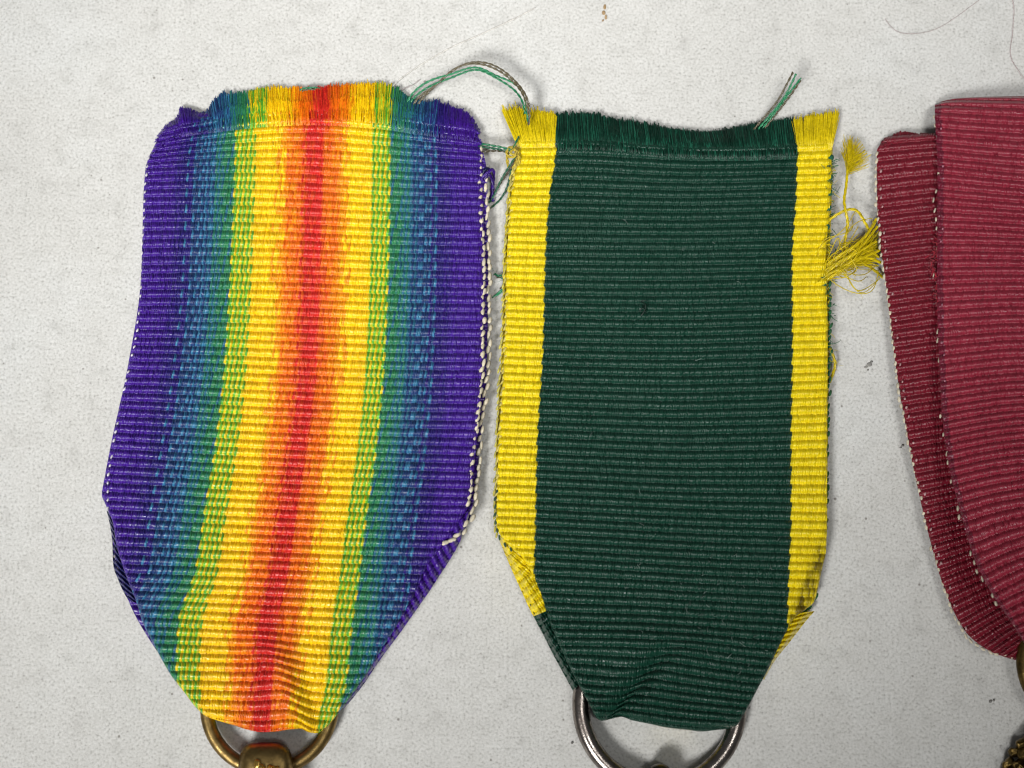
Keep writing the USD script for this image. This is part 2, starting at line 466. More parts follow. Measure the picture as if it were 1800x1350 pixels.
def yarn(paths, r, colors, ply=2, twist=16.0, seed=0, n=60, hair=0):
    """Plied yarns along px polylines (x, y, z px): (v, f, c)."""
    rng = np.random.default_rng(seed)
    out = []
    for q, col in zip(paths, colors):
        q = np.asarray(q, float)
        c = along(q, n)
        L = np.linalg.norm(np.diff(c[:, :2], axis=0), axis=1).sum()
        t = np.gradient(c, axis=0)
        t /= np.linalg.norm(t, axis=1, keepdims=True) + 1e-9
        a = np.cross(t, [0, 0, 1.0])
        a /= np.linalg.norm(a, axis=1, keepdims=True) + 1e-9
        b = np.cross(t, a)
        ang = np.linspace(0, 2 * np.pi * L / twist, n)
        for k in range(ply):
            ph = ang + 2 * np.pi * k / ply
            s = c + (np.cos(ph)[:, None] * a + np.sin(ph)[:, None] * b) * (r * 0.55 if ply > 1 else 0)
            cc = np.asarray(col, float) * (1 if k == 0 else rng.uniform(0.75, 0.95))
            out.append(tubes(P(s[:, 0], s[:, 1], s[:, 2] * PX)[None], [r * PX * (0.62 if ply > 1 else 1)], cc[None], 5))
        for k in range(hair):
            i = rng.integers(2, n - 2)
            e = c[i] + np.array([*rng.normal(0, 6, 2), rng.normal(0, 3)])
            out.append(tubes(P([c[i, 0], (c[i, 0] + e[0]) / 2 + rng.normal(), e[0]], [c[i, 1], (c[i, 1] + e[1]) / 2 + rng.normal(), e[1]], np.maximum([c[i, 2], c[i, 2] + 1, e[2]], 1) * PX)[None], [0.25 * PX], np.asarray(col, float)[None], 3))
    return join(out)


def strip(parent, name, inner, outer, z_in, z_out, color, slant, mat, seed=0, pitch=14.5, label=None):
    """The narrow turned-over edge of a ribbon between two px polylines, its ribs running askew."""
    n = 260
    a, b = along(inner, n, 1), along(outer, n, 1)
    w = np.linspace(0, 1, 33)
    q = a[:, None] * (1 - w[None, :, None]) + b[:, None] * w[None, :, None]
    L = np.linalg.norm(np.diff((a + b) / 2, axis=0), axis=1).sum()
    s = np.linspace(0, L / pitch, n)[:, None] + 0 * w
    wid = np.linalg.norm(a - b, axis=1)[:, None] * w[None]
    V = s + slant * wid / pitch
    U = (wid + 2.0 * np.linspace(0, L, n)[:, None] * 0.02) / 4.5
    r = np.sqrt(np.clip(1 - (2 * w - 1) ** 2, 0, 1))[None]
    z = z_in + (z_out - z_in) * smooth(0.55, 1.0, w)[None] + 2.0 * r
    h, i, j = weave(U, V, RIB * 1.25, TOOTH, seed)
    c = color(np.linspace(0, 1, n)[:, None] + 0 * w, U, j)
    pts = P(q[..., 0], q[..., 1], z * PX + h)
    f = grid_faces(n, 33)
    if (b[:, 0] < a[:, 0]).mean() > 0.5:
        f = f[:, ::-1]
    o = mesh(name, parent, pts.reshape(-1, 3), f, mat, c.reshape(-1, 3))
    if label:
        tag(o, label)
    return o


CREAM = lin(214, 204, 180)
# ------------------------------------------------------------------ 1. rainbow ribbon
VIOLET, TEAL, SEA, GREEN, YELLOW, ORANGE, RED = lin(60, 22, 130), lin(36, 96, 122), lin(44, 120, 76), lin(100, 172, 40), lin(238, 192, 8), lin(222, 104, 8), lin(200, 38, 30)
NAVY, AMBER = lin(28, 30, 98), lin(234, 148, 8)
T1 = 150


def rainbow(i, j, U=None, V=None):
    i = np.clip(i, 0, T1 - 1)
    u = (i + 0.5) / T1
    u = np.where(u > 0.513, 0.513 - (u - 0.513) * 0.513 / 0.487, u)     # the stripes mirror about the red
    C = np.broadcast_to(VIOLET, i.shape + (3,)).copy()
    even, chk = (i % 2 == 0), ((i // 2 + j) % 2 == 0)

    def put(mask, col):
        C[mask] = col

    q = hsh(i, j, 3)                                             # threads of neighbouring colours are set in turn where stripes blend
    put(u > 0.09 - 0.03 * (i % 3 == 0), VIOLET * 0.7 + NAVY * 0.3)
    put(u > 0.12 - 0.02 * even, VIOLET * 0.3 + NAVY * 0.7)
    put(u > 0.165 - 0.015 * even, NAVY * 0.75 + TEAL * 0.25)
    z = (u > 0.138) & (u < 0.226)
    d = (u - 0.138) / 0.088                                      # light teal flecks thicken towards the middle
    FLECK = lin(50, 112, 148)  # lighter than the teal yarn, the sparkle put into the colour
    put(z & (i % 3 == 0) & (j % 2 == (i // 3) % 2), FLECK)
    put(z & (d > 0.45) & (i % 2 == 0) & ((i // 2 + j) % 2 == 0), FLECK)
    put(z & (d > 0.75) & (i % 2 == 0), TEAL)
    z = (u >= 0.224) & (u < 0.292)
    put(z, TEAL)
    put(z & ((i + j) % 2 == 0), TEAL * 0.3 + SEA * 0.7)
    put(z & (u > 0.256) & ((i + j) % 3 != 0), SEA)
    z = (u >= 0.290) & (u < 0.352)
    LIME = GREEN * 0.45 + YELLOW * 0.55
    put(z, GREEN)
    put(z & ~even & (j % 2 == 0), lin(84, 158, 44))
    put(z & ((i + j) % 2 == 0), LIME)
    put(z & ((i + j) % 4 == 0), LIME * 0.4 + YELLOW * 0.6)
    put(z & (u > 0.342) & even, YELLOW)
    z = (u >= 0.352)
    put(z, YELLOW)
    z = (u >= 0.398) & (u < 0.432)
    put(z & (q < (u - 0.398) / 0.034 * 0.9), AMBER)
    z = (u >= 0.432) & (u < 0.482)
    put(z, ORANGE * 0.45 + AMBER * 0.55)
    put(z & (q < 0.25 + (u - 0.432) / 0.05 * 0.75), ORANGE)
    put(z & (u > 0.466) & (q > 0.9 - (u - 0.466) * 14), ORANGE * 0.5 + RED * 0.5)
    put(u >= 0.482, RED)
    put((u >= 0.482) & (q > 0.72), RED * 0.78 + ORANGE * 0.22)
    put((u >= 0.482) & (u < 0.494) & ((i + j) % 2 == 0), ORANGE * 0.6 + RED * 0.4)
    return C * (0.88 + 0.14 * hsh(i, i * 0 + 1, 4) + 0.12 * hsh(i, j, 8))[..., None]


R1 = thing("medal_ribbon", "rainbow striped medal ribbon, violet edges to a red centre, frayed along the top", "ribbon", P(520, 720, 0))
us5 = [0, .25, .5, .75, 1]
v1 = [-3, 0, 6.5, 20.2, 30.5, 40.8, 47.6, 54.3, 60.6, 65.6, 69.3, 72.2, 78]
c1 = [[(300, 205), (398, 178), (549, 164), (699, 176), (826, 196)],
      [(281, 238), (395, 216), (548, 204), (700, 216), (840, 234)],
      [(255, 302), (392, 297), (545, 299), (701, 308), (850, 313)],
      [(247, 498), (383, 497), (540, 500), (697, 506), (850, 508)],
      [(225, 642), (372, 646), (533, 652), (690, 657), (847, 658)],
      [(194, 786), (354, 795), (515, 803), (675, 808), (834, 812)],
      [(175, 888), (337, 897), (498, 905), (660, 910), (821, 913)],
      [(157, 994), (321, 1000), (484, 1006), (648, 1012), (811, 1016)],
      [(116, 1090), (289, 1096), (462, 1104), (635, 1112), (809, 1118)],
      [(115, 1168), (286, 1172), (457, 1176), (627, 1186), (800, 1200)],
      [(128, 1228), (290, 1232), (454, 1238), (610, 1244), (768, 1262)],
      [(146, 1264), (300, 1274), (453, 1288), (604, 1290), (757, 1308)],
      [(150, 1340), (305, 1352), (456, 1370), (606, 1372), (757, 1390)]]
X, Y, U, V = sheet(c1, us5, v1, 0, T1, -1.2, 77, T1)


def crease1(X, Y):
    """The tuck above the ring: rises left of it, drops right of it."""
    line = 498 + (Y - 1130) * 0.26
    wid = np.interp(Y, [1100, 1180, 1285], [60, 40, 18])
    amt = smooth(1085, 1210, Y)
    return line, wid, amt


line, wid, amt = crease1(X, Y)
s = smooth(-1, 1, (X - line) / wid)
Y = Y + amt * (13 * s * (1 - 0.6 * smooth(60, 160, X - line)) - 5 * np.exp(-((X - line + 30) / 35) ** 2))


def z1(x, y):
    """Height of the ribbon's upper layer above the table, in px."""
    zz = np.interp(y, [140, 230, 420, 700, 950, 1100, 1290], [13, 21, 30, 35, 40, 46, 48]) + 0 * x
    zz = zz - 11 * smooth(330, 262, x) * smooth(420, 200, y) - 9 * smooth(790, 850, x) * smooth(420, 200, y)
    l, w, a = crease1(x, y)
    zz = zz + a * (8 * np.exp(-((x - l + 14) / 28) ** 2) - 10 * np.exp(-((x - l - 26) / 26) ** 2))
    zz = zz + 2.6 * fuzz(x, y, 130, 11) + 1.0 * fuzz(x, y, 45, 12)
    zz = zz + 3.0 * np.exp(-((y - 212) / 12) ** 2) * fuzz(x, y, 40, 13)
    return zz


Z = z1(X, Y)
du = np.minimum(U, T1 - U)
Z = Z - 5.0 * np.exp(-du / 1.2)                                # the selvedges turn down a little
fl1 = curve_x([(100, 700), (150, 830), (178, 872), (188, 893), (199, 922), (204, 955), (212, 984), (228, 1029), (239, 1056), (250, 1092), (274, 1140), (300, 1186), (326, 1220), (342, 1242), (356, 1262), (380, 1330)])
fr1 = curve_x([(900, 780), (850, 870), (823, 896), (783, 953), (769, 971), (753, 991), (735, 1033), (719, 1062), (700, 1095), (667, 1148), (647, 1181), (620, 1219), (598, 1249), (576, 1279), (540, 1330)])
yb1 = PchipInterpolator([200, 300, 345, 360, 387, 411, 433, 460, 484, 511, 529, 542, 556, 571, 590, 700], [1230, 1236, 1248, 1258, 1268, 1275, 1282, 1287, 1286, 1282, 1281, 1287, 1289, 1282, 1270, 1250])
X, Z = fold_x(X, Z, Y, fl1, -1, 7.0)
X, Z = fold_x(X, Z, Y, fr1, +1, 7.0)
Y, Z = fold_y(Y, Z, X, yb1, 15.0)
Z = np.maximum(Z, 4)
b = lambda t: int(round(t * T1))
e = [0, .14, .222, .285, .343, .42, .48, .55, .61, .685, .74, .80, .876, 1]
e = [0, .146, .222, .285, .343, .425, .48, .548, .60, .68, .732, .79, .863, 1]
names = ["violet_stripe", "mottled_stripe", "teal_stripe", "lime_stripe", "yellow_stripe", "orange_stripe", "red_stripe", "orange_stripe", "yellow_stripe", "lime_stripe", "teal_stripe", "mottled_stripe", "violet_stripe"]
looks = ["deep violet outer stripe", "violet stripe flecked with teal", "sea green and teal stripe", "green stripe flecked with yellow", "bright yellow stripe", "orange stripe", "red centre stripe"]
bands1 = [(names[k], b(e[k]), b(e[k + 1]), looks[min(k, 12 - k)]) for k in range(13)]
stripes(R1, X, Y, Z, U, V, rainbow, bands1, M["silk_yarn"], seed=1)

# the layer behind, showing along the right and at the lower left
c1b = [[(320, 200), (430, 196), (560, 196), (700, 212), (836, 236)],
       [(275, 300), (410, 300), (560, 300), (705, 303), (856, 306)],
       [(262, 500), (400, 500), (555, 503), (706, 506), (858, 508)],
       [(238, 650), (390, 652), (545, 655), (700, 657), (855, 658)],
       [(208, 790), (370, 796), (525, 803), (685, 806), (841, 808)],
       [(196, 900), (350, 903), (515, 906), (672, 908), (828, 905)],
       [(199, 960), (350, 962), (505, 964), (650, 964), (800, 956)],
       [(226, 1056), (350, 1058), (480, 1060), (600, 1060), (722, 1066)],
       [(306, 1188), (380, 1190), (460, 1192), (540, 1192), (640, 1190)],
       [(345, 1240), (400, 1246), (460, 1252), (520, 1252), (590, 1246)]]
v1b = [0, 6.5, 20, 30.5, 40.8, 47.6, 52, 58.5, 66, 70]
X, Y, U, V = sheet(c1b, us5, v1b, 0, T1, 0, 70, T1, 2, 5)
Z = np.interp(Y, [180, 300, 900, 1250], [9, 13, 16, 18]) + 1.5 * fuzz(X, Y, 90, 21)
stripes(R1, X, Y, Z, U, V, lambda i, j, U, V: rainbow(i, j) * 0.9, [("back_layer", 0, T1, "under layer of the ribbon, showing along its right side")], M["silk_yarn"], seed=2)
strip(R1, "turned_edge", [(836, 880), (800, 925), (776, 951), (757, 975), (741, 1004), (722, 1042), (703, 1076), (682, 1112), (650, 1164), (618, 1212), (596, 1240)],
      [(832, 886), (818, 925), (808, 953), (790, 985), (771, 1014), (751, 1045), (731, 1073), (708, 1106), (668, 1160), (634, 1210), (604, 1246)], 33, 21,
      lambda t, U, j: (VIOLET * 1.02)[None, None] * (1 - smooth(0.72, 1, t))[..., None] + NAVY[None, None] * smooth(0.72, 1, t)[..., None], -0.4, M["silk_yarn"], 3, 16.0, label="violet edge turned over at the lower right")
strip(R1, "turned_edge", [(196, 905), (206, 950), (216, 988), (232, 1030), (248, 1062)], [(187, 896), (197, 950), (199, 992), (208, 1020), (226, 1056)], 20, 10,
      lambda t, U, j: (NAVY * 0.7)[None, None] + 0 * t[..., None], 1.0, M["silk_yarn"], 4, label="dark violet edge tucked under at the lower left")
zr = lambda x, y: z1(x, y) - 1.0
bead_line(R1, "selvedge_cord", [(846, 262), (845, 300), (844, 340), (844, 367), (846, 400), (850, 433), (850, 480), (849, 522), (848, 600), (847, 660), (841, 720), (836, 770), (831, 800), (829, 840), (825, 872), (822, 886)], lambda x, y: z1(x, y) + 2.5, 12.2, 15.0, 7.2, CREAM, M["cotton_yarn"], 5, 0.0, 1.0, 0.25, "cream twisted cord along the upper layer's right edge")
bead_line(R1, "selvedge_cord", [(852, 316), (855, 335), (857, 378), (860, 433), (861, 500), (861, 598), (858, 655), (850, 720), (844, 780), (841, 825), (836, 872), (829, 905), (815, 932), (800, 946), (783, 955)], lambda x, y: np.interp(y, [300, 860, 955], [21, 27, 46]), 12.6, 15.0, 7.4, CREAM, M["cotton_yarn"], 6, 0.0, 1.0, 0.25, "cream twisted cord along the under layer's right edge")
bead_line(R1, "edge_stitches", [(261, 278), (256, 322), (252, 400), (249, 470), (247, 520), (238, 600), (226, 650), (212, 712), (200, 780), (192, 830), (189, 866), (191, 894)], lambda x, y: z1(x, y) + 6.0, 14.6, 7.0, 3.8, lin(212, 208, 216), M["cotton_yarn"], 7, 0.12, 0.0, 0.4, "tiny white stitches down the left edge")
bead_line(R1, "edge_stitches", [(202, 942), (203, 960), (204, 985), (207, 1000)], 24, 9, 8, 4.5, lin(190, 180, 166), M["cotton_yarn"], 8, 0.1, 0.5, 0.4, "pale stitches in the tuck at the lower left")
base1 = [(276, 246), (300, 230), (340, 222), (395, 217), (470, 209), (548, 205), (620, 207), (690, 213), (730, 224), (775, 232), (815, 234), (842, 236)]
tip1 = [(271, 250), (290, 224), (312, 207), (318, 191), (334, 193), (350, 199), (366, 196), (380, 178), (394, 167), (432, 165), (461, 158), (528, 157), (550, 158), (605, 152), (661, 150), (690, 155), (706, 168), (724, 178), (763, 182), (794, 189), (822, 200), (833, 212), (846, 233)]
frcol = lambda s, rng: np.clip(1.12 * rainbow(np.clip((s * T1 + rng.normal(0, 0.6, len(s))).astype(int), 0, T1 - 1), rng.integers(0, 4, len(s))) * rng.uniform(0.8, 1.15, (len(s), 1)), 0, 1)
fringe(R1, "frayed_fringe", base1, tip1, frcol, 4200, lambda x, y: z1(x, y) + 3, 9, 31, M["silk_yarn"], 0.62, 3.0, 5, "frayed thread ends along the top")
fringe(R1, "frayed_fringe", [(x, y + 17) for x, y in base1], [(x, y + 22) for x, y in tip1], frcol, 1300, lambda x, y: z1(x, y) + 4.5, 22, 32, M["silk_yarn"], 0.6, 4.0, 6, "shorter frayed ends over the first ribs")
v, f, c = yarn([[(848, 312, 24), (858, 303, 30), (866, 298, 26), (868, 308, 14), (865, 332, 8), (867, 354, 4)], [(850, 306, 22), (852, 298, 26), (858, 296, 22), (860, 303, 12)], [(853, 316, 20), (860, 306, 27), (864, 312, 20), (862, 350, 6)]], 2.6, [VIOLET, NAVY * 0.5, VIOLET * 0.6], 3, 30, 1, 50, 14)
tag(mesh("loose_thread", R1, v, f, M["silk_yarn"], c), "frayed violet threads hanging off the right edge")

# ------------------------------------------------------------------ 2. green and yellow ribbon
GOLD, BOTTLE = lin(224, 200, 14), lin(14, 57, 43)
T2 = 140


def territorial(i, j, U=None, V=None):
    i = np.clip(i, 0, T2 - 1)
    u = (i + 0.5) / T2
    C = np.where(((u < 0.122) | (u > 0.894))[..., None], GOLD, BOTTLE)
    C = np.where(((u > 0.895) & (u < 0.902) & False)[..., None], BOTTLE, C)
    d = (u - 0.945) / 0.05 + (j - 54.6) / 5.0                     # a dirty streak across the foot of the right stripe
    w = (u - 0.945) / 0.05 - (j - 54.6) / 5.0
    dirt = np.clip(1.25 - np.abs(d) / 0.62, 0, 1) * (np.abs(w) < 2.1) * (u > 0.90) * (0.25 + 0.75 * hsh(i, j, 23))
    C = C * (1 - dirt[..., None]) + lin(66, 50, 8) * dirt[..., None]
    return C * (0.87 + 0.14 * hsh(i, i * 0 + 2, 9) + 0.12 * hsh(i, j, 5))[..., None]


R2 = thing("medal_ribbon", "dark green medal ribbon with bright yellow edge stripes", "ribbon", P(1165, 740, 0))
v2 = [-3, 0, 6.1, 14.4, 25, 39, 45.8, 52.6, 58.6, 62.8, 66.8, 71.2, 76]
c2 = [[(908, 215), (1048, 214), (1187, 226), (1326, 224), (1464, 218)],
      [(911, 260), (1049, 259), (1187, 268), (1325, 268), (1462, 264)],
      [(899, 344), (1039, 345), (1180, 349), (1321, 347), (1460, 344)],
      [(891, 455), (1032, 457), (1174, 458), (1315, 456), (1452, 453)],
      [(888, 598), (1028, 602), (1170, 604), (1313, 601), (1455, 597)],
      [(876, 795), (1018, 800), (1164, 806), (1309, 806), (1454, 803)],
      [(873, 890), (1017, 896), (1163, 903), (1309, 909), (1454, 912)],
      [(870, 985), (1015, 992), (1160, 1000), (1305, 1008), (1450, 1012)],
      [(868, 1078), (1012, 1085), (1158, 1090), (1303, 1100), (1448, 1108)],
      [(866, 1142), (1010, 1147), (1158, 1148), (1304, 1164), (1448, 1172)],
      [(868, 1204), (1012, 1210), (1158, 1212), (1300, 1226), (1440, 1236)],
      [(890, 1258), (1022, 1264), (1160, 1276), (1292, 1286), (1424, 1294)],
      [(890, 1330), (1022, 1338), (1160, 1352), (1292, 1362), (1424, 1370)]]
X, Y, U, V = sheet(c2, us5, v2, 0, T2, -1.0, 75.5, T2)


def crease2(x, y):
    line = 1176 - (y - 1135) * 0.80
    wid = np.interp(y, [1120, 1180, 1270], [50, 30, 14])
    return line, wid, smooth(1095, 1185, y)


line, wid, amt = crease2(X, Y)
s = smooth(-1, 1, (X - line) / wid)
Y = Y + amt * (9 * (1 - s) * smooth(-150, -30, X - line) - 9 * s * np.exp(-np.maximum(X - line, 0) / 70))


def z2(x, y):
    zz = np.interp(y, [190, 260, 420, 700, 950, 1100, 1290], [17, 24, 32, 36, 41, 46, 48]) + 0 * x
    l, w, a = crease2(x, y)
    zz = zz + a * (9 * np.exp(-((x - l - 34) / 34) ** 2) - 13 * np.exp(-((x - l) / 18) ** 2) + 7 * np.exp(-((x - l + 40) / 28) ** 2))
    zz = zz + 7 * np.exp(-((y - 1125 - (x - 1150) * 0.02) / 22) ** 2) * np.exp(-((x - 1160) / 130) ** 2)
    zz = zz + 2.4 * fuzz(x, y, 150, 41) + 0.9 * fuzz(x, y, 50, 42) + 4 * np.exp(-((y - 256) / 16) ** 2) * fuzz(x, y, 70, 43)
    return zz


Z = z2(X, Y)
du = np.minimum(U, T2 - U)
Z = Z - 5.0 * np.exp(-du / 1.2)
fl2 = curve_x([(800, 780), (845, 880), (866, 915), (880, 942), (900, 964), (917, 979), (937, 1013), (953, 1050), (964, 1088), (978, 1122), (994, 1158), (1012, 1194), (1028, 1224), (1044, 1256), (1060, 1300)])
fr2 = curve_x([(1520, 880), (1470, 950), (1448, 990), (1440, 1025), (1431, 1058), (1414, 1073), (1397, 1086), (1388, 1100), (1364, 1147), (1350, 1177), (1330, 1214), (1317, 1239), (1305, 1260), (1285, 1300)])
yb2 = PchipInterpolator([950, 1030, 1045, 1057, 1074, 1092, 1110, 1139, 1172, 1206, 1234, 1261, 1279, 1295, 1320, 1400], [1245, 1252, 1260, 1267, 1264, 1260, 1266, 1272, 1279, 1283, 1286, 1283, 1281, 1276, 1268, 1250])
X, Z = fold_x(X, Z, Y, fl2, -1, 7.0)
X, Z = fold_x(X, Z, Y, fr2, +1, 7.0)
Y, Z = fold_y(Y, Z, X, yb2, 15.0)
Z = np.maximum(Z, 4 + 0.02 * (Z + 60))
kl, kr = 17, 125
stripes(R2, X, Y, Z, U, V, territorial, [("yellow_stripe", 0, kl, "bright yellow left edge stripe"), ("green_stripe", kl, kr, "broad dark green centre stripe"), ("yellow_stripe", kr, T2, "bright yellow right edge stripe, dark stained near its foot")], M["matt_yarn"], seed=12)
c2b = [[(912, 240), (1048, 236), (1187, 244), (1326, 244), (1464, 240)],
       [(893, 344), (1037, 346), (1180, 349), (1321, 347), (1462, 344)],
       [(885, 455), (1030, 457), (1174, 458), (1315, 456), (1459, 453)],
       [(882, 598), (1027, 602), (1170, 604), (1313, 601), (1458, 597)],
       [(872, 795), (1017, 800), (1164, 806), (1309, 806), (1455, 803)],
       [(871, 900), (1016, 900), (1163, 906), (1309, 909), (1454, 905)],
       [(888, 965), (1020, 975), (1160, 980), (1305, 985), (1447, 975)],
       [(916, 1030), (1030, 1040), (1160, 1045), (1300, 1050), (1432, 1050)],
       [(970, 1140), (1060, 1145), (1160, 1145), (1260, 1145), (1366, 1140)],
       [(1030, 1230), (1090, 1240), (1160, 1245), (1230, 1245), (1306, 1238)]]
v2b = [0, 6.1, 14.4, 25, 39, 46, 51, 56, 64, 70]
X, Y, U, V = sheet(c2b, us5, v2b, 0, T2, 0, 70, T2, 2, 5)
Z = np.interp(Y, [200, 300, 900, 1250], [9, 12, 14, 16]) + 1.5 * fuzz(X, Y, 90, 51)
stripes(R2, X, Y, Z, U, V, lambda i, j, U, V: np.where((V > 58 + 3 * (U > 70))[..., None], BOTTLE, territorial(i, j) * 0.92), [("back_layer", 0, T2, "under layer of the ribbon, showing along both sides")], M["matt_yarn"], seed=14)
strip(R2, "turned_edge", [(886, 940), (912, 972), (926, 988), (941, 1008), (949, 1028), (957, 1046), (971, 1088)], [(876, 944), (886, 970), (898, 998), (910, 1025), (921, 1049), (932, 1073), (946, 1098)], 30, 12,
      lambda t, U, j: np.where((t < 0.90)[..., None], GOLD * 0.97, BOTTLE * 0.8) * (0.75 + 0.4 * hsh(np.floor(U), j, 2))[..., None], -0.3, M["silk_yarn"], 15, 15.5, label="yellow edge turned over at the lower left")
strip(R2, "turned_edge", [(968, 1082), (980, 1118), (997, 1154), (1013, 1186), (1020, 1200)], [(944, 1096), (957, 1120), (970, 1146), (990, 1183), (1008, 1216)], 30, 12,
      lambda t, U, j: BOTTLE[None, None] * 0.8 + 0 * t[..., None], -0.3, M["matt_yarn"], 16, 14.0, label="dark green edge turned over at the lower left")
strip(R2, "turned_edge", [(1400, 1078), (1390, 1090), (1376, 1116), (1356, 1154), (1340, 1190)], [(1432, 1074), (1419, 1089), (1387, 1130), (1361, 1163), (1343, 1196)], 30, 10,
      lambda t, U, j: (GOLD * 0.9)[None, None] + 0 * t[..., None], 0.3, M["silk_yarn"], 17, 11.0, label="yellow edge turned over at the lower right")
OLD = lin(206, 190, 96)
bead_line(R2, "selvedge_cord", [(909, 275), (902, 310), (899, 344), (897, 400), (895, 455), (894, 500), (890, 545), (889, 600), (884, 680), (880, 750), (876, 810), (874, 870), (876, 915), (884, 940), (900, 962), (920, 976)], lambda x, y: z2(x, y) + 1, 9.5, 12.5, 4.6, OLD, M["cotton_yarn"], 18, 0.05, 1.1, 0.5, "pale yellow chain stitches down the left edge")
bead_line(R2, "selvedge_cord", [(899, 300), (894, 344), (890, 400), (887, 455), (886, 500), (883, 545), (881, 600), (876, 700), (872, 790), (870, 860), (870, 915), (873, 940)], lambda x, y: np.interp(y, [300, 900], [23, 27]), 10.5, 13, 4.6, lin(196, 186, 90), M["cotton_yarn"], 19, 0.05, 0.8, 0.3, "pale yellow cord on the under layer's left edge")
bead_line(R2, "edge_stitches", [(873, 862), (871, 885), (872, 915), (876, 938), (884, 952), (898, 967)], 43, 12, 10, 4.6, lin(58, 84, 62), M["cotton_yarn"], 20, 0.05, 0.4, 0.4, "grey green stitches at the lower left")
bead_line(R2, "edge_stitches", [(1457, 280), (1457, 320), (1456, 350), (1452, 390), (1448, 430), (1446, 470), (1449, 500)], lambda x, y: z2(x, y) - 1, 13.5, 13, 10, lin(34, 92, 66), M["cotton_yarn"], 21, 0.08, 1.0, 0.5, "bare green stitches on the worn right edge")
bead_line(R2, "edge_stitches", [(1459, 500), (1459, 560), (1459, 620), (1457, 680), (1456, 740), (1455, 800), (1454, 870), (1451, 930), (1443, 975), (1438, 1015), (1433, 1050), (1421, 1071), (1402, 1080)], 26, 11.5, 13, 5, lin(44, 96, 58), M["cotton_yarn"], 22, 0.15, 0.8, 0.3, "green thread down the lower right edge")
gold = lambda s, rng: np.clip(GOLD * rng.uniform(0.75, 1.15, (len(s), 1)), 0, 1)
bott = lambda s, rng: np.clip(np.where(rng.random((len(s), 1)) < 0.22, BOTTLE * 2.6, BOTTLE * 0.85) * rng.uniform(0.7, 1.2, (len(s), 1)), 0, 1)  # brighter filaments put in for the gloss on the fringe
fringe(R2, "frayed_fringe", [(911, 262), (940, 262), (976, 261)], [(884, 196), (905, 194), (930, 196), (974, 202)], gold, 700, lambda x, y: z2(x, y) + 3, 16, 61, M["silk_yarn"], 0.6, 4, 5, "splayed yellow thread ends at the top left")
fringe(R2, "frayed_fringe", [(976, 260), (1049, 260), (1117, 264), (1187, 269), (1290, 272), (1402, 267)], [(974, 204), (1045, 203), (1072, 210), (1139, 220), (1183, 229), (1222, 233), (1244, 234), (1289, 228), (1355, 216), (1393, 212)], bott, 3800, lambda x, y: z2(x, y) + 3, 10, 62, M["matt_yarn"], 0.62, 2.4, 4, "frayed dark green thread ends along the top")
fringe(R2, "frayed_fringe", [(982, 272), (1049, 271), (1117, 275), (1187, 281), (1290, 283), (1400, 279)], [(980, 236), (1045, 236), (1117, 244), (1187, 254), (1290, 254), (1398, 246)], bott, 1500, lambda x, y: z2(x, y) + 4.5, 26, 64, M["matt_yarn"], 0.6, 4, 6, "shorter green ends over the first rib")
fringe(R2, "frayed_fringe", [(1401, 267), (1430, 267), (1462, 264)], [(1392, 212), (1440, 205), (1474, 201)], gold, 700, lambda x, y: z2(x, y) + 3, 16, 63, M["silk_yarn"], 0.6, 4, 5, "splayed yellow thread ends at the top right")
# knot at the upper left
kn = [[(912, 262, 30), (900, 258, 36), (892, 264, 38), (893, 274, 36), (901, 276, 40), (907, 268, 42), (902, 261, 40), (894, 268, 34), (892, 284, 28), (896, 294, 24), (904, 292, 26), (908, 278, 30), (911, 290, 28)],
      [(914, 270, 32), (906, 272, 40), (898, 268, 44), (904, 262, 42), (910, 268, 38), (909, 300, 26)]]
v, f, c = yarn(kn, 2.6, [lin(190, 168, 60), lin(206, 184, 66)], 2, 18, 5, 110, 4)
tag(mesh("selvedge_knot", R2, v, f, M["cotton_yarn"], c), "knotted old yellow thread at the upper left edge")
# pulled-out yellow yarn on the right, down to the crimson ribbon
rng = np.random.default_rng(5)
Q, cc, rr = [], [], []
for k in range(420):
    a = rng.random()
    s0 = np.array([1447 + 6 * rng.random(), 492 - 34 * a + rng.normal(0, 2)])
    d = min(max(rng.normal(0.5, 0.28), 0), 1)
    e = np.array([1538 + 8 * rng.random(), 400 + 70 * d + rng.normal(0, 4)])
    mid = (s0 + e) / 2 + np.array([rng.normal(0, 3), 6 + rng.normal(0, 6)])
    mid[1] = mid[1] * 0.55 + 450 * 0.45
    t = np.linspace(0, rng.uniform(0.55, 1.04), 10)
    c = along([s0, mid, e], t)
    z = 26 + 14 * np.sin(np.pi * t) + rng.normal(0, 3) - 12 * t
    Q.append(P(c[:, 0] + rng.normal(0, .5, 10), c[:, 1] + rng.normal(0, .5, 10), z * PX)), cc.append(GOLD * rng.uniform(.7, 1.1)), rr.append(0.62 * PX)
v, f, c = tubes(Q, rr, cc, 3)
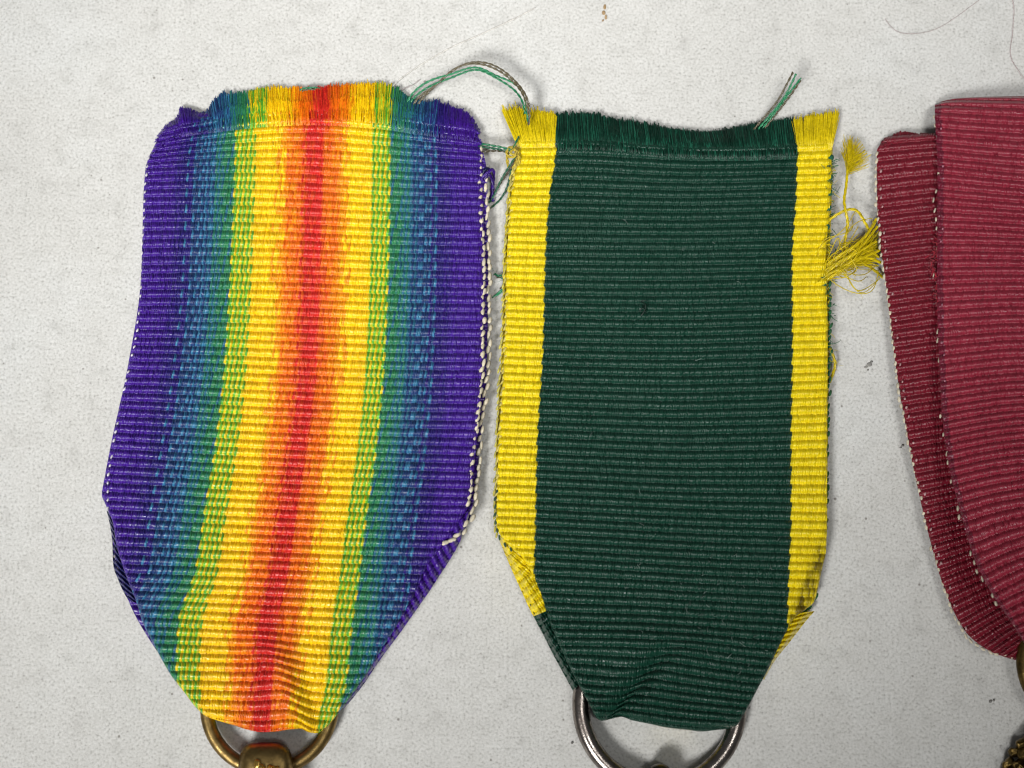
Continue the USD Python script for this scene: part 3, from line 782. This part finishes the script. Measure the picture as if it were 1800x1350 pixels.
v2_, f2_, c2_ = yarn([[(1446, 400, 30), (1456, 388, 30), (1470, 378, 34), (1486, 370, 40), (1503, 369, 42), (1514, 380, 36), (1524, 398, 28), (1530, 408, 22)],
                     [(1482, 446, 30), (1486, 420, 34), (1490, 395, 36), (1487, 372, 44), (1484, 355, 40), (1487, 330, 34), (1489, 308, 30), (1492, 280, 24), (1493, 246, 18)],
                     [(1450, 489, 28), (1480, 452, 38), (1512, 425, 34), (1526, 408, 26), (1541, 384, 20)], [(1448, 494, 26), (1500, 458, 36), (1530, 470, 20), (1552, 488, 8)], [(1455, 486, 30), (1490, 458, 38), (1520, 440, 30), (1545, 452, 16)],
                     [(1454, 470, 30), (1475, 452, 38), (1500, 436, 38), (1524, 416, 26)],
                     [(1447, 484, 32), (1470, 466, 44), (1500, 448, 44), (1540, 424, 26)], [(1449, 476, 32), (1476, 460, 46), (1508, 438, 42), (1542, 398, 24)], [(1446, 496, 28), (1474, 478, 42), (1506, 458, 40), (1546, 440, 20)],
                     [(1452, 466, 32), (1480, 446, 46), (1512, 424, 42), (1538, 392, 26)], [(1444, 488, 30), (1478, 470, 44), (1520, 452, 34), (1548, 462, 16)],
                     [(1456, 605, 22), (1463, 622, 20), (1468, 640, 17), (1465, 655, 15), (1458, 672, 20)]], 2.4, [GOLD, GOLD, GOLD * .95, GOLD * .8, GOLD * .9, GOLD, GOLD, GOLD * .92, GOLD, GOLD * .95, GOLD, GOLD * .9], 3, 34, 8, 80, 26)
Q, cc = [], []
for k in range(230):                                           # the small brush at its top
    s0 = np.array([1491, 306 - 30 * rng.random()]) + rng.normal(0, 1.2, 2)
    ang = rng.uniform(-1.5, -0.35) if k < 160 else rng.uniform(-1.9, -1.3)
    L = rng.uniform(20, 44)
    t = np.linspace(0, 1, 5)
    Q.append(P(s0[0] + math.cos(ang) * L * t + 1.5 * np.sin(3 * t) * rng.normal(), s0[1] + math.sin(ang) * L * t, (24 - 4 * t + rng.normal(0, 3)) * PX)), cc.append(GOLD * rng.uniform(.8, 1.15))
v3_, f3_, c3_ = tubes(Q, np.full(230, 0.5 * PX), cc, 3)
v, f, c = join([(v, f, c), (v2_, f2_, c2_), (v3_, f3_, c3_)])
tag(mesh("pulled_yarn", R2, v, f, M["silk_yarn"], np.clip(c, 0, 1)), "loose yellow yarn pulled out of the right edge", kind="stuff")

rng = np.random.default_rng(44)
Q, cc = [], []
for k in range(260):                                           # green and yellow fluff along the worn upper right edge
    a = along([(1459, 285), (1459, 330), (1456, 390), (1452, 440), (1452, 500), (1456, 560), (1456, 640)], np.array([rng.random() ** 1.4]), 1)[0] + rng.normal(0, [3.5, 2])
    e = a + rng.normal([3, 0], [6, 7])
    t = np.linspace(0, 1, 5)
    Q.append(P(a[0] + (e[0] - a[0]) * t + rng.normal() * 2 * np.sin(np.pi * t), a[1] + (e[1] - a[1]) * t, (26 + rng.normal(0, 4) + 4 * np.sin(np.pi * t)) * PX)), cc.append((lin(30, 104, 62) if rng.random() < .7 else GOLD) * rng.uniform(.6, 1.2))
v, f, c = tubes(Q, np.full(len(Q), 0.5 * PX), cc, 3)
tag(mesh("edge_fluff", R2, v, f, M["cotton_yarn"], np.clip(c, 0, 1)), "green and yellow fluff along the worn right edge", kind="stuff")
rng = np.random.default_rng(45)
paths = []
for k in range(22):                                            # stray tangled filaments about the pulled yarn
    a = np.array([1448 + 8 * rng.random(), rng.uniform(455, 494)])
    e = np.array([rng.uniform(1490, 1552), rng.uniform(370, 492)])
    n1, n2 = rng.normal(0, 16, 2), rng.normal(0, 16, 2)
    p1, p2 = a + (e - a) * 0.35 + n1, a + (e - a) * 0.7 + n2
    paths.append([(*a, 30), (*p1, 40 + 8 * rng.random()), (*p2, 36 + 10 * rng.random()), (*e, 22)])
v, f, c = yarn(paths, 0.8, [GOLD * rng.uniform(.7, 1.1) for _ in paths], 1, 20, 6, 30, 8)
tag(mesh("stray_filaments", R2, v, f, M["silk_yarn"], np.clip(c, 0, 1)), "stray yellow filaments tangled about the pulled yarn", kind="stuff")

# lint and a snag on the green
rng = np.random.default_rng(21)
Q, cc = [], []
for k in range(70):
    a = rng.normal([1255, 1040], [75, 75]) if k < 46 else np.array([rng.uniform(1000, 1380), rng.uniform(300, 1200)])
    if abs(a[0] - 1180) > 190 or a[1] > 1200:
        continue
    w = rng.normal(0, [2.4, 2.4])
    t = np.linspace(-1, 1, 5)
    Q.append(P(a[0] + w[0] * t + rng.normal() * (1 - t * t), a[1] + w[1] * t, (z2(*a) + 10.5 + 1.2 * (1 - t * t)) * PX)), cc.append(lin(140, 160, 150) * rng.uniform(.3, .8))
v, f, c = tubes(Q, np.full(len(Q), 0.45 * PX), cc, 4)
tag(mesh("lint", R2, v, f, M["cotton_yarn"], c), "specks of pale lint on the green", kind="stuff")
v, f, c = yarn([[(1126, 530, 46), (1134, 534, 50), (1133, 546, 48), (1127, 555, 44)], [(1124, 548, 44), (1130, 542, 49), (1136, 549, 45)]], 1.3, [BOTTLE * .35, BOTTLE * .4], 1, 14, 2, 24, 3)
tag(mesh("snag", R2, v, f, M["matt_yarn"], c), "small dark snag in the green")

# ------------------------------------------------------------------ 3. crimson ribbon
CRIMSON_SHADED, CRIMSON_LIT = lin(114, 18, 36), lin(139, 36, 55)  # same ribbon; the layers' light and shade are put into these two colours
T3 = 126


def crimson(i, j, U=None, V=None, tone=None):
    """One crimson painted twice: lit pink for the upper layer, shaded for the under one."""
    C = np.broadcast_to(CRIMSON_LIT if tone is None else tone, i.shape + (3,))
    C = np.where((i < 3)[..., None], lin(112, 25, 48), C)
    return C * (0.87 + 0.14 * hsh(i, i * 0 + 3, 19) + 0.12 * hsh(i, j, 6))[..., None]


R3 = thing("medal_ribbon", "crimson medal ribbon cut off by the right edge of the picture, doubled over", "ribbon", P(1850, 640, 0))
us3 = [0, .3, .65, 1]
v3 = [-6, 0, 9, 22, 36, 44, 50, 54.5, 58, 61.5, 66]
c3 = [[(1645, 96), (1800, 98), (1990, 104), (2180, 110)],
      [(1643, 183), (1800, 190), (1990, 196), (2180, 200)],
      [(1648, 304), (1800, 318), (1990, 328), (2180, 332)],
      [(1647, 484), (1800, 482), (1990, 490), (2180, 496)],
      [(1654, 700), (1800, 682), (1985, 690), (2165, 700)],
      [(1666, 808), (1804, 784), (1975, 790), (2140, 806)],
      [(1688, 900), (1812, 872), (1965, 878), (2110, 900)],
      [(1714, 985), (1822, 946), (1955, 950), (2080, 985)],
      [(1744, 1044), (1836, 1004), (1945, 1006), (2045, 1044)],
      [(1778, 1094), (1852, 1066), (1935, 1068), (2005, 1094)],
      [(1812, 1150), (1866, 1140), (1925, 1140), (1975, 1150)]]
X, Y, U, V = sheet(c3, us3, v3, 0, T3, -5, 66, T3, 3, VS)


def z3(x, y):
    zz = np.interp(y, [170, 260, 420, 640, 850, 1000, 1150], [38, 48, 56, 66, 88, 110, 110]) + 0 * x
    return zz + 2 * fuzz(x, y, 120, 71) + 34 * smooth(1630, 1860, x) - 22 * smooth(1960, 2180, x)


Z = z3(X, Y)
Z = Z - 5.0 * np.exp(-np.minimum(U, T3 - U) / 1.2)
yt3 = PchipInterpolator([1600, 1642, 1660, 1680, 1733, 1800, 2000, 2200], [190, 184, 177, 173, 170, 169, 172, 180])
Y, Z = fold_y(Y, Z, X, yt3, 26.0, -1)
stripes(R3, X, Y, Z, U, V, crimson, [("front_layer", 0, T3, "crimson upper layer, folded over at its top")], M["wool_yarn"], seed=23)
v3b = [-2, 0, 6, 16, 25, 34, 40, 47, 53, 58, 62, 66]
c3b = [[(1560, 240), (1700, 232), (1890, 232), (2060, 240)],
       [(1541, 268), (1690, 256), (1880, 256), (2060, 268)],
       [(1542, 366), (1692, 350), (1885, 350), (2065, 366)],
       [(1558, 506), (1705, 490), (1895, 490), (2070, 506)],
       [(1574, 640), (1718, 622), (1905, 622), (2075, 640)],
       [(1596, 772), (1735, 752), (1910, 752), (2070, 772)],
       [(1614, 862), (1750, 838), (1910, 838), (2060, 862)],
       [(1637, 958), (1765, 926), (1915, 926), (2045, 958)],
       [(1664, 1046), (1785, 1000), (1915, 1000), (2025, 1046)],
       [(1702, 1116), (1805, 1062), (1915, 1062), (2005, 1116)],
       [(1752, 1150), (1830, 1104), (1915, 1104), (1985, 1150)],
       [(1800, 1162), (1855, 1140), (1910, 1140), (1960, 1162)]]
X, Y, U, V = sheet(c3b, us3, v3b, 0, 110, -2, 66, 110, 3, 7)
z3b = lambda x, y: np.interp(y, [230, 420, 800, 1160], [16, 22, 26, 26])
Z = z3b(X, Y) + 2 * fuzz(X, Y, 90, 72) + 26 * np.clip(U / 40, 0, 1) - 8 * smooth(70, 110, U) - 4 * np.exp(-U / 1.2)
stripes(R3, X, Y, Z, U, V, lambda i, j, U, V: crimson(np.maximum(i, 3), j, tone=CRIMSON_SHADED), [("back_layer", 0, 110, "crimson under layer, showing to the left")], M["wool_yarn"], seed=24)
red = lambda s, rng: np.clip(CRIMSON_SHADED * rng.uniform(0.8, 1.25, (len(s), 1)), 0, 1)
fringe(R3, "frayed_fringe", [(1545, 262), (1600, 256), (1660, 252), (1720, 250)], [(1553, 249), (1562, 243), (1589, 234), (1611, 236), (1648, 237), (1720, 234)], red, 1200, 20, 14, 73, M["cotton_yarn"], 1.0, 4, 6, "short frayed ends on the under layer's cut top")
edge_b = [(1541, 270), (1539, 311), (1542, 367), (1547, 422), (1552, 478), (1558, 507), (1564, 551), (1570, 598), (1575, 655), (1584, 711), (1595, 767), (1607, 822), (1619, 878), (1633, 950), (1647, 993), (1660, 1034), (1674, 1076), (1690, 1105), (1706, 1126), (1722, 1137), (1744, 1147), (1770, 1152), (1790, 1157)]
bead_line(R3, "edge_stitches", edge_b, lambda x, y: z3b(x, y) + 3, 12.6, 10, 5.4, CREAM, M["cotton_yarn"], 74, 0.06, 0.3, 0.25, "cream stitches along the under layer's left edge")
bead_line(R3, "edge_stitches", [(x + 8.5, y) for x, y in edge_b[:-5]], lambda x, y: z3b(x, y) + 10.0, 15.0, 5.5, 3.6, lin(190, 150, 150), M["cotton_yarn"], 75, 0.4, 0.5, 0.5, "pale pink pricks beside the under layer's edge")
edge_f = [(1640, 205), (1644, 225), (1648, 240), (1650, 298), (1646, 325), (1642, 358), (1646, 402), (1646, 444), (1641, 500), (1645, 533), (1650, 562), (1648, 600), (1650, 640), (1651, 711), (1660, 778), (1670, 833), (1678, 867), (1685, 905), (1699, 955), (1716, 1000), (1741, 1042), (1761, 1075), (1782, 1100)]
bead_line(R3, "edge_stitches", edge_f, lambda x, y: z3(x, y) + 0, 16, 9, 3.8, CREAM * 0.85, M["cotton_yarn"], 76, 0.34, 0.6, 0.3, "cream stitches along the upper layer's left edge")
bead_line(R3, "edge_stitches", [(x + 9, y) for x, y in edge_f[1:-6]], lambda x, y: z3(x, y) + 9, 21, 4.5, 3.4, lin(180, 120, 136), M["cotton_yarn"], 77, 0.5, 1.5, 0.5, "pale pink pricks beside the upper layer's edge")
rng = np.random.default_rng(9)
Q, cc = [], []
for k in range(120):
    a = along([(1648, 410), (1644, 440), (1640, 470), (1646, 490), (1648, 540)], np.array([rng.random()]), 1)[0] + rng.normal(0, 2.5, 2)
    e = a + rng.normal(0, 5, 2)
    t = np.linspace(0, 1, 4)
    Q.append(P(a[0] + (e[0] - a[0]) * t, a[1] + (e[1] - a[1]) * t, (z3(a[0], a[1]) + 3 * np.sin(np.pi * t)) * PX)), cc.append(lin(190, 40, 62) * rng.uniform(.7, 1.1))
v, f, c = tubes(Q, np.full(120, 0.5 * PX), cc, 3)
tag(mesh("fuzz", R3, v, f, M["cotton_yarn"], np.clip(c, 0, 1)), "red fluff where the upper layer's edge is worn", kind="stuff")


# ------------------------------------------------------------------ the medals' rings and lugs
def ring_mesh(cx, cy, R, r, z, n=140, k=22, tip=0.0):
    a, b_ = np.meshgrid(np.linspace(0, 2 * np.pi, n, endpoint=False), np.linspace(0, 2 * np.pi, k, endpoint=False), indexing="ij")
    c = P(cx, cy, z * PX)
    s = PX * (1 - z * PX / DIST)
    rr = (R + r * np.cos(b_)) * s
    v = np.stack([c[0] + rr * np.cos(a), c[1] + rr * np.sin(a), c[2] + r * s * np.sin(b_) + tip * rr * np.sin(a)], -1)
    i, j = np.meshgrid(np.arange(n), np.arange(k), indexing="ij")
    f = np.stack([i * k + j, ((i + 1) % n) * k + j, ((i + 1) % n) * k + (j + 1) % k, i * k + (j + 1) % k], -1).reshape(-1, 4)
    return v.reshape(-1, 3), f


def lug_mesh(cx, cy, w, h, d, z, p=3.2, seed=0, emboss=None, n=70, k=110, pz=2.4, rough=0.4):
    """A rounded, slightly bellied block (superellipsoid), w x h x d px, centred at (cx, cy)."""
    th, ph = np.meshgrid(np.linspace(-np.pi / 2, np.pi / 2, n), np.linspace(-np.pi, np.pi, k, endpoint=False), indexing="ij")
    sg = lambda t, e: np.sign(t) * np.abs(t) ** e
    x, y, zz = sg(np.cos(th), 2 / p) * sg(np.cos(ph), 2 / p), sg(np.cos(th), 2 / p) * sg(np.sin(ph), 2 / p), sg(np.sin(th), 2 / pz)
    bulge = 1 + 0.06 * (1 - y ** 2) - 0.05 * y
    X, Y, Z = cx + x * w / 2 * bulge, cy - y * h / 2, z + zz * d / 2
    if emboss:
        Z = Z + emboss(X, Y) * (zz > 0)
    Z = Z + rough * fuzz(X, Y, 9, seed)
    X = X + rough * fuzz(X + 50, Y, 8, seed + 1)
    Y = Y + rough * fuzz(X, Y + 50, 8, seed + 2)
    i, j = np.meshgrid(np.arange(n - 1), np.arange(k), indexing="ij")
    f = np.stack([i * k + j, i * k + (j + 1) % k, (i + 1) * k + (j + 1) % k, (i + 1) * k + j], -1).reshape(-1, 4)
    return P(X, Y, np.maximum(Z, 1) * PX).reshape(-1, 3), f


D1 = thing("medal", "bronze medal suspension on a round ring below the rainbow ribbon", "medal", P(470, 1300, 0))
v, f = ring_mesh(474, 1239, 107, 11.5, 24)
mesh("ring", D1, v, f, M["worn_bronze"])
lug = lambda x, y: 2.5 * (np.exp(-((x - 455) / 9) ** 2 - ((y - 1347) / 8) ** 2) + np.exp(-((x - 481) / 9) ** 2 - ((y - 1350) / 7) ** 2))
v, f = lug_mesh(467, 1374, 94, 140, 56, 36, 4.6, 81, pz=2.0)
mesh("suspension_lug", D1, v, f, M["worn_bronze"])
rng = np.random.default_rng(3)
parts = []
for (x, y, w, h) in [(452, 1343, 13, 17), (459, 1351, 14, 15), (476, 1350, 15, 13), (485, 1353, 14, 14), (468, 1362, 20, 12), (446, 1362, 12, 14), (492, 1364, 12, 14)]:
    vv, ff = lug_mesh(x, y, w, h, 11, 63, 2.4, 82, n=16, k=24, rough=2.0)
    parts.append((vv, ff, np.zeros(3)))
v, f, c = join(parts)
tag(mesh("raised_ornament", D1, v, f, M["rubbed_bronze"]), "bright rubbed scrollwork on the lug")

D2 = thing("medal", "tarnished silver medal suspension on a round ring below the green ribbon", "medal", P(1160, 1310, 0))
v, f = ring_mesh(1159, 1239, 134, 14.5, 24)
mesh("ring", D2, v, f, M["tarnished_silver"])
v, f = lug_mesh(1160, 1388, 58, 92, 50, 30, 2.3, 83)
mesh("suspension_lug", D2, v, f, M["dark_silver"])

D3 = thing("medal", "dark brass medal fitting showing at the right edge under the crimson ribbon", "medal", P(1880, 1230, 0))
v, f = ring_mesh(1906, 1166, 104, 12, 40)
mesh("ring", D3, v, f, M["dull_brass"])
parts = []
for k, (x, y, w, h, z) in enumerate([(1797, 1308, 20, 22, 26), (1784, 1322, 24, 18, 24), (1802, 1328, 26, 22, 34), (1774, 1342, 22, 22, 20), (1793, 1346, 26, 22, 30), (1814, 1348, 30, 30, 38), (1768, 1362, 22, 24, 18), (1786, 1366, 26, 24, 26), (1810, 1376, 40, 36, 30), (1818, 1310, 26, 26, 32), (1840, 1340, 40, 50, 36), (1838, 1290, 34, 40, 34)]):
    vv, ff = lug_mesh(x, y, w, h, 26, z, 2.7, 90 + k, n=26, k=40, rough=3.0)
    parts.append((vv, ff, np.zeros(3)))
v, f, c = join(parts)
tag(mesh("beaded_ornament", D3, v, f, M["dull_brass"]), "lumpy cast ornament in the lower right corner")
v, f = lug_mesh(1890, 1300, 60, 130, 50, 34, 2.6, 99)
mesh("suspension_lug", D3, v, f, M["dull_brass"])

# ------------------------------------------------------------------ loose threads and fibres
JADE, UMBER = lin(44, 138, 92), lin(100, 92, 70)
DJADE = lin(34, 92, 66)


def thread(label, paths, r, colors, ply=2, twist=16, seed=0, hair=0, mat="silk_yarn", n=70, category="thread"):
    v, f, c = yarn(paths, r, colors, ply, twist, seed, n, hair)
    o = mesh("sewing_thread" if category == "thread" else "loose_fibre", None, v, f, M[mat], np.clip(c, 0, 1))
    return tag(o, label, category)


thread("green and brown sewing thread looping from the rainbow ribbon to the green one", [
    [(714, 184, 12), (720, 172, 16), (763, 139, 32), (794, 130, 39), (839, 119, 44), (872, 133, 42), (905, 148, 36), (921, 170, 46), (926, 194, 42), (928, 214, 38)],
    [(716, 188, 11), (728, 172, 16), (768, 146, 31), (800, 134, 38), (839, 123, 42), (870, 136, 39), (900, 155, 34), (917, 176, 45), (923, 200, 42)],
    [(730, 190, 11), (742, 174, 16), (770, 146, 31), (790, 128, 38), (812, 115, 43), (839, 109, 47), (872, 117, 44), (905, 142, 39), (926, 172, 50), (931, 196, 44), (929, 220, 38)],
    [(724, 188, 11), (734, 174, 17), (766, 150, 29), (798, 122, 41), (836, 112, 44), (870, 121, 42), (901, 143, 37), (922, 172, 48), (929, 200, 42)]],
    1.9, [JADE, JADE * .8, UMBER, UMBER * 1.1], 2, 22, 1, 6, n=120)
thread("short green thread end behind the red and orange stripes' frayed top", [[(520, 164, 8), (530, 157, 12), (545, 154, 14), (560, 155, 12), (572, 162, 8)], [(522, 166, 8), (534, 159, 12), (548, 157, 13), (562, 160, 8)]], 1.6, [JADE * .9, UMBER], 2, 18, 2)
thread("green and brown thread end poking up beside the top right of the green ribbon", [
    [(1318, 236, 14), (1335, 216, 20), (1352, 196, 30), (1370, 172, 42), (1382, 150, 52), (1394, 127, 58)],
    [(1324, 238, 14), (1342, 216, 20), (1362, 193, 30), (1378, 172, 42), (1390, 150, 52), (1399, 130, 60)],
    [(1330, 238, 14), (1348, 216, 20), (1368, 190, 32), (1384, 168, 44), (1398, 150, 54), (1408, 137, 62)],
    [(1334, 238, 14), (1352, 216, 20), (1374, 188, 32), (1392, 164, 44), (1407, 141, 58)]], 1.9, [UMBER, JADE, JADE * .9, UMBER * .9], 2, 24, 3, 2)
thread("taut green and brown threads stretched between the two left ribbons near their top", [
    [(838, 252, 16), (855, 254, 26), (872, 257, 32), (890, 261, 38), (898, 264, 40)], [(838, 256, 14), (855, 259, 24), (875, 262, 30), (896, 267, 38)], [(838, 266, 14), (855, 266, 22), (872, 265, 28), (896, 268, 38)]],
    1.9, [JADE * .7, DJADE, UMBER * .55], 2, 20, 4)
thread("slack dark green threads curling below the yellow knot", [
    [(906, 276, 38), (898, 288, 32), (888, 304, 24), (878, 322, 16), (868, 344, 9), (860, 356, 7)], [(904, 282, 34), (896, 298, 26), (884, 316, 16), (874, 332, 10), (866, 346, 6)],
    [(898, 298, 26), (896, 312, 18), (890, 332, 10), (878, 352, 6), (862, 366, 5)], [(912, 240, 36), (908, 248, 40), (903, 258, 42), (899, 266, 40)]], 1.7, [DJADE * 1.1, UMBER * .6, DJADE, JADE * .8], 2, 18, 5, 4)
thread("upper small green thread tuft at the green ribbon's left edge", [[(896, 486, 18), (888, 485, 15), (878, 484, 9), (868, 482, 5)], [(896, 489, 18), (886, 487, 13), (874, 488, 6)], [(896, 490, 18), (884, 490, 12), (876, 486, 7), (870, 480, 4)]], 1.0, [JADE * .8, UMBER * .6, JADE * .8], 1, 18, 6, 8)
thread("lower small green thread tuft at the green ribbon's left edge", [[(896, 500, 18), (888, 505, 14), (878, 513, 7), (866, 523, 5)], [(896, 498, 18), (886, 503, 12), (879, 507, 6)], [(894, 503, 18), (884, 512, 10), (872, 520, 5)]], 1.4, [JADE, UMBER * .6, JADE * .9], 1, 18, 7, 6)
thread("long fine white fibre running up from the rainbow ribbon's frayed top", [[(690, 152, 10), (700, 142, 7), (710, 134, 6), (746, 110, 4), (794, 83, 3), (839, 63, 3), (870, 49, 3), (910, 30, 4), (940, 14, 3)], [(700, 168, 10), (706, 158, 7), (720, 152, 4), (738, 140, 3)]], 0.85, [lin(226, 222, 214), lin(180, 170, 168)], 1, 14, 8, 0, "cotton_yarn", 110, "fibre")
thread("curved fine pinkish hair on the table near the top right", [[(1556, 33, 2), (1562, 42, 2), (1572, 52, 2), (1586, 58, 2), (1602, 59, 3), (1640, 53, 3), (1672, 36, 3), (1700, 16, 3), (1724, -2, 3)]], 0.36, [lin(192, 172, 170)], 1, 14, 9, 0, "cotton_yarn", 90, "fibre")
thread("kinked fine reddish hair at the top right corner", [[(1779, -4, 3), (1782, 12, 3), (1781, 40, 3), (1779, 66, 2), (1776, 92, 2), (1780, 108, 2), (1786, 118, 2), (1794, 130, 3), (1806, 146, 3)]], 0.36, [lin(186, 150, 152)], 1, 14, 10, 0, "cotton_yarn", 90, "fibre")
def crumb(label, bits, mat):
    v, f, c = join([(*lug_mesh(x, y, w, h, d * 1.8, 1.2, 2.1, 300 + k, n=16, k=22, rough=0.5), np.zeros(3)) for k, (x, y, w, h, d) in enumerate(bits)])
    tag(mesh("dirt_speck", None, v, f, mat), label, "dirt speck")


metal("rust", lin(140, 112, 78), lin(164, 138, 102), lin(184, 162, 130), 0.9, met=0.0)
metal("soot", lin(100, 98, 94), lin(126, 124, 120), lin(150, 148, 142), 0.9, met=0.0)
crumb("rusty brown smear at the top edge above the green ribbon", [(1063, 12, 5, 9, 1.5), (1061, 22, 6, 8, 1.5), (1065, 30, 4, 9, 1.2), (1060, 36, 3, 4, 1.2)], M["rust"])
crumb("grey smudge on the table between the green and crimson ribbons", [(1528, 641, 9, 7, 1.4), (1522, 645, 6, 4, 1.2), (1532, 636, 5, 4, 1.2), (1526, 650, 3, 3, 1.2)], M["soot"])
crumb("black speck beside the crimson under layer's left edge", [(1587, 783, 5, 4, 2), (1583, 787, 4, 3, 1.5)], M["soot"])
crumb("dark twin speck on the table near the bottom right, left of the brass ornament", [(1741, 1233, 6, 5, 1.6), (1747, 1231, 4, 4, 1.4)], M["soot"])
crumb("dark speck on the table left of the silver ring", [(1006, 1306, 4, 4, 2)], M["soot"])
for p in stage.Traverse():
    if p.HasAuthoredCustomData() and p.GetCustomDataByKey("at"):
        p.ClearCustomDataByKey("at")
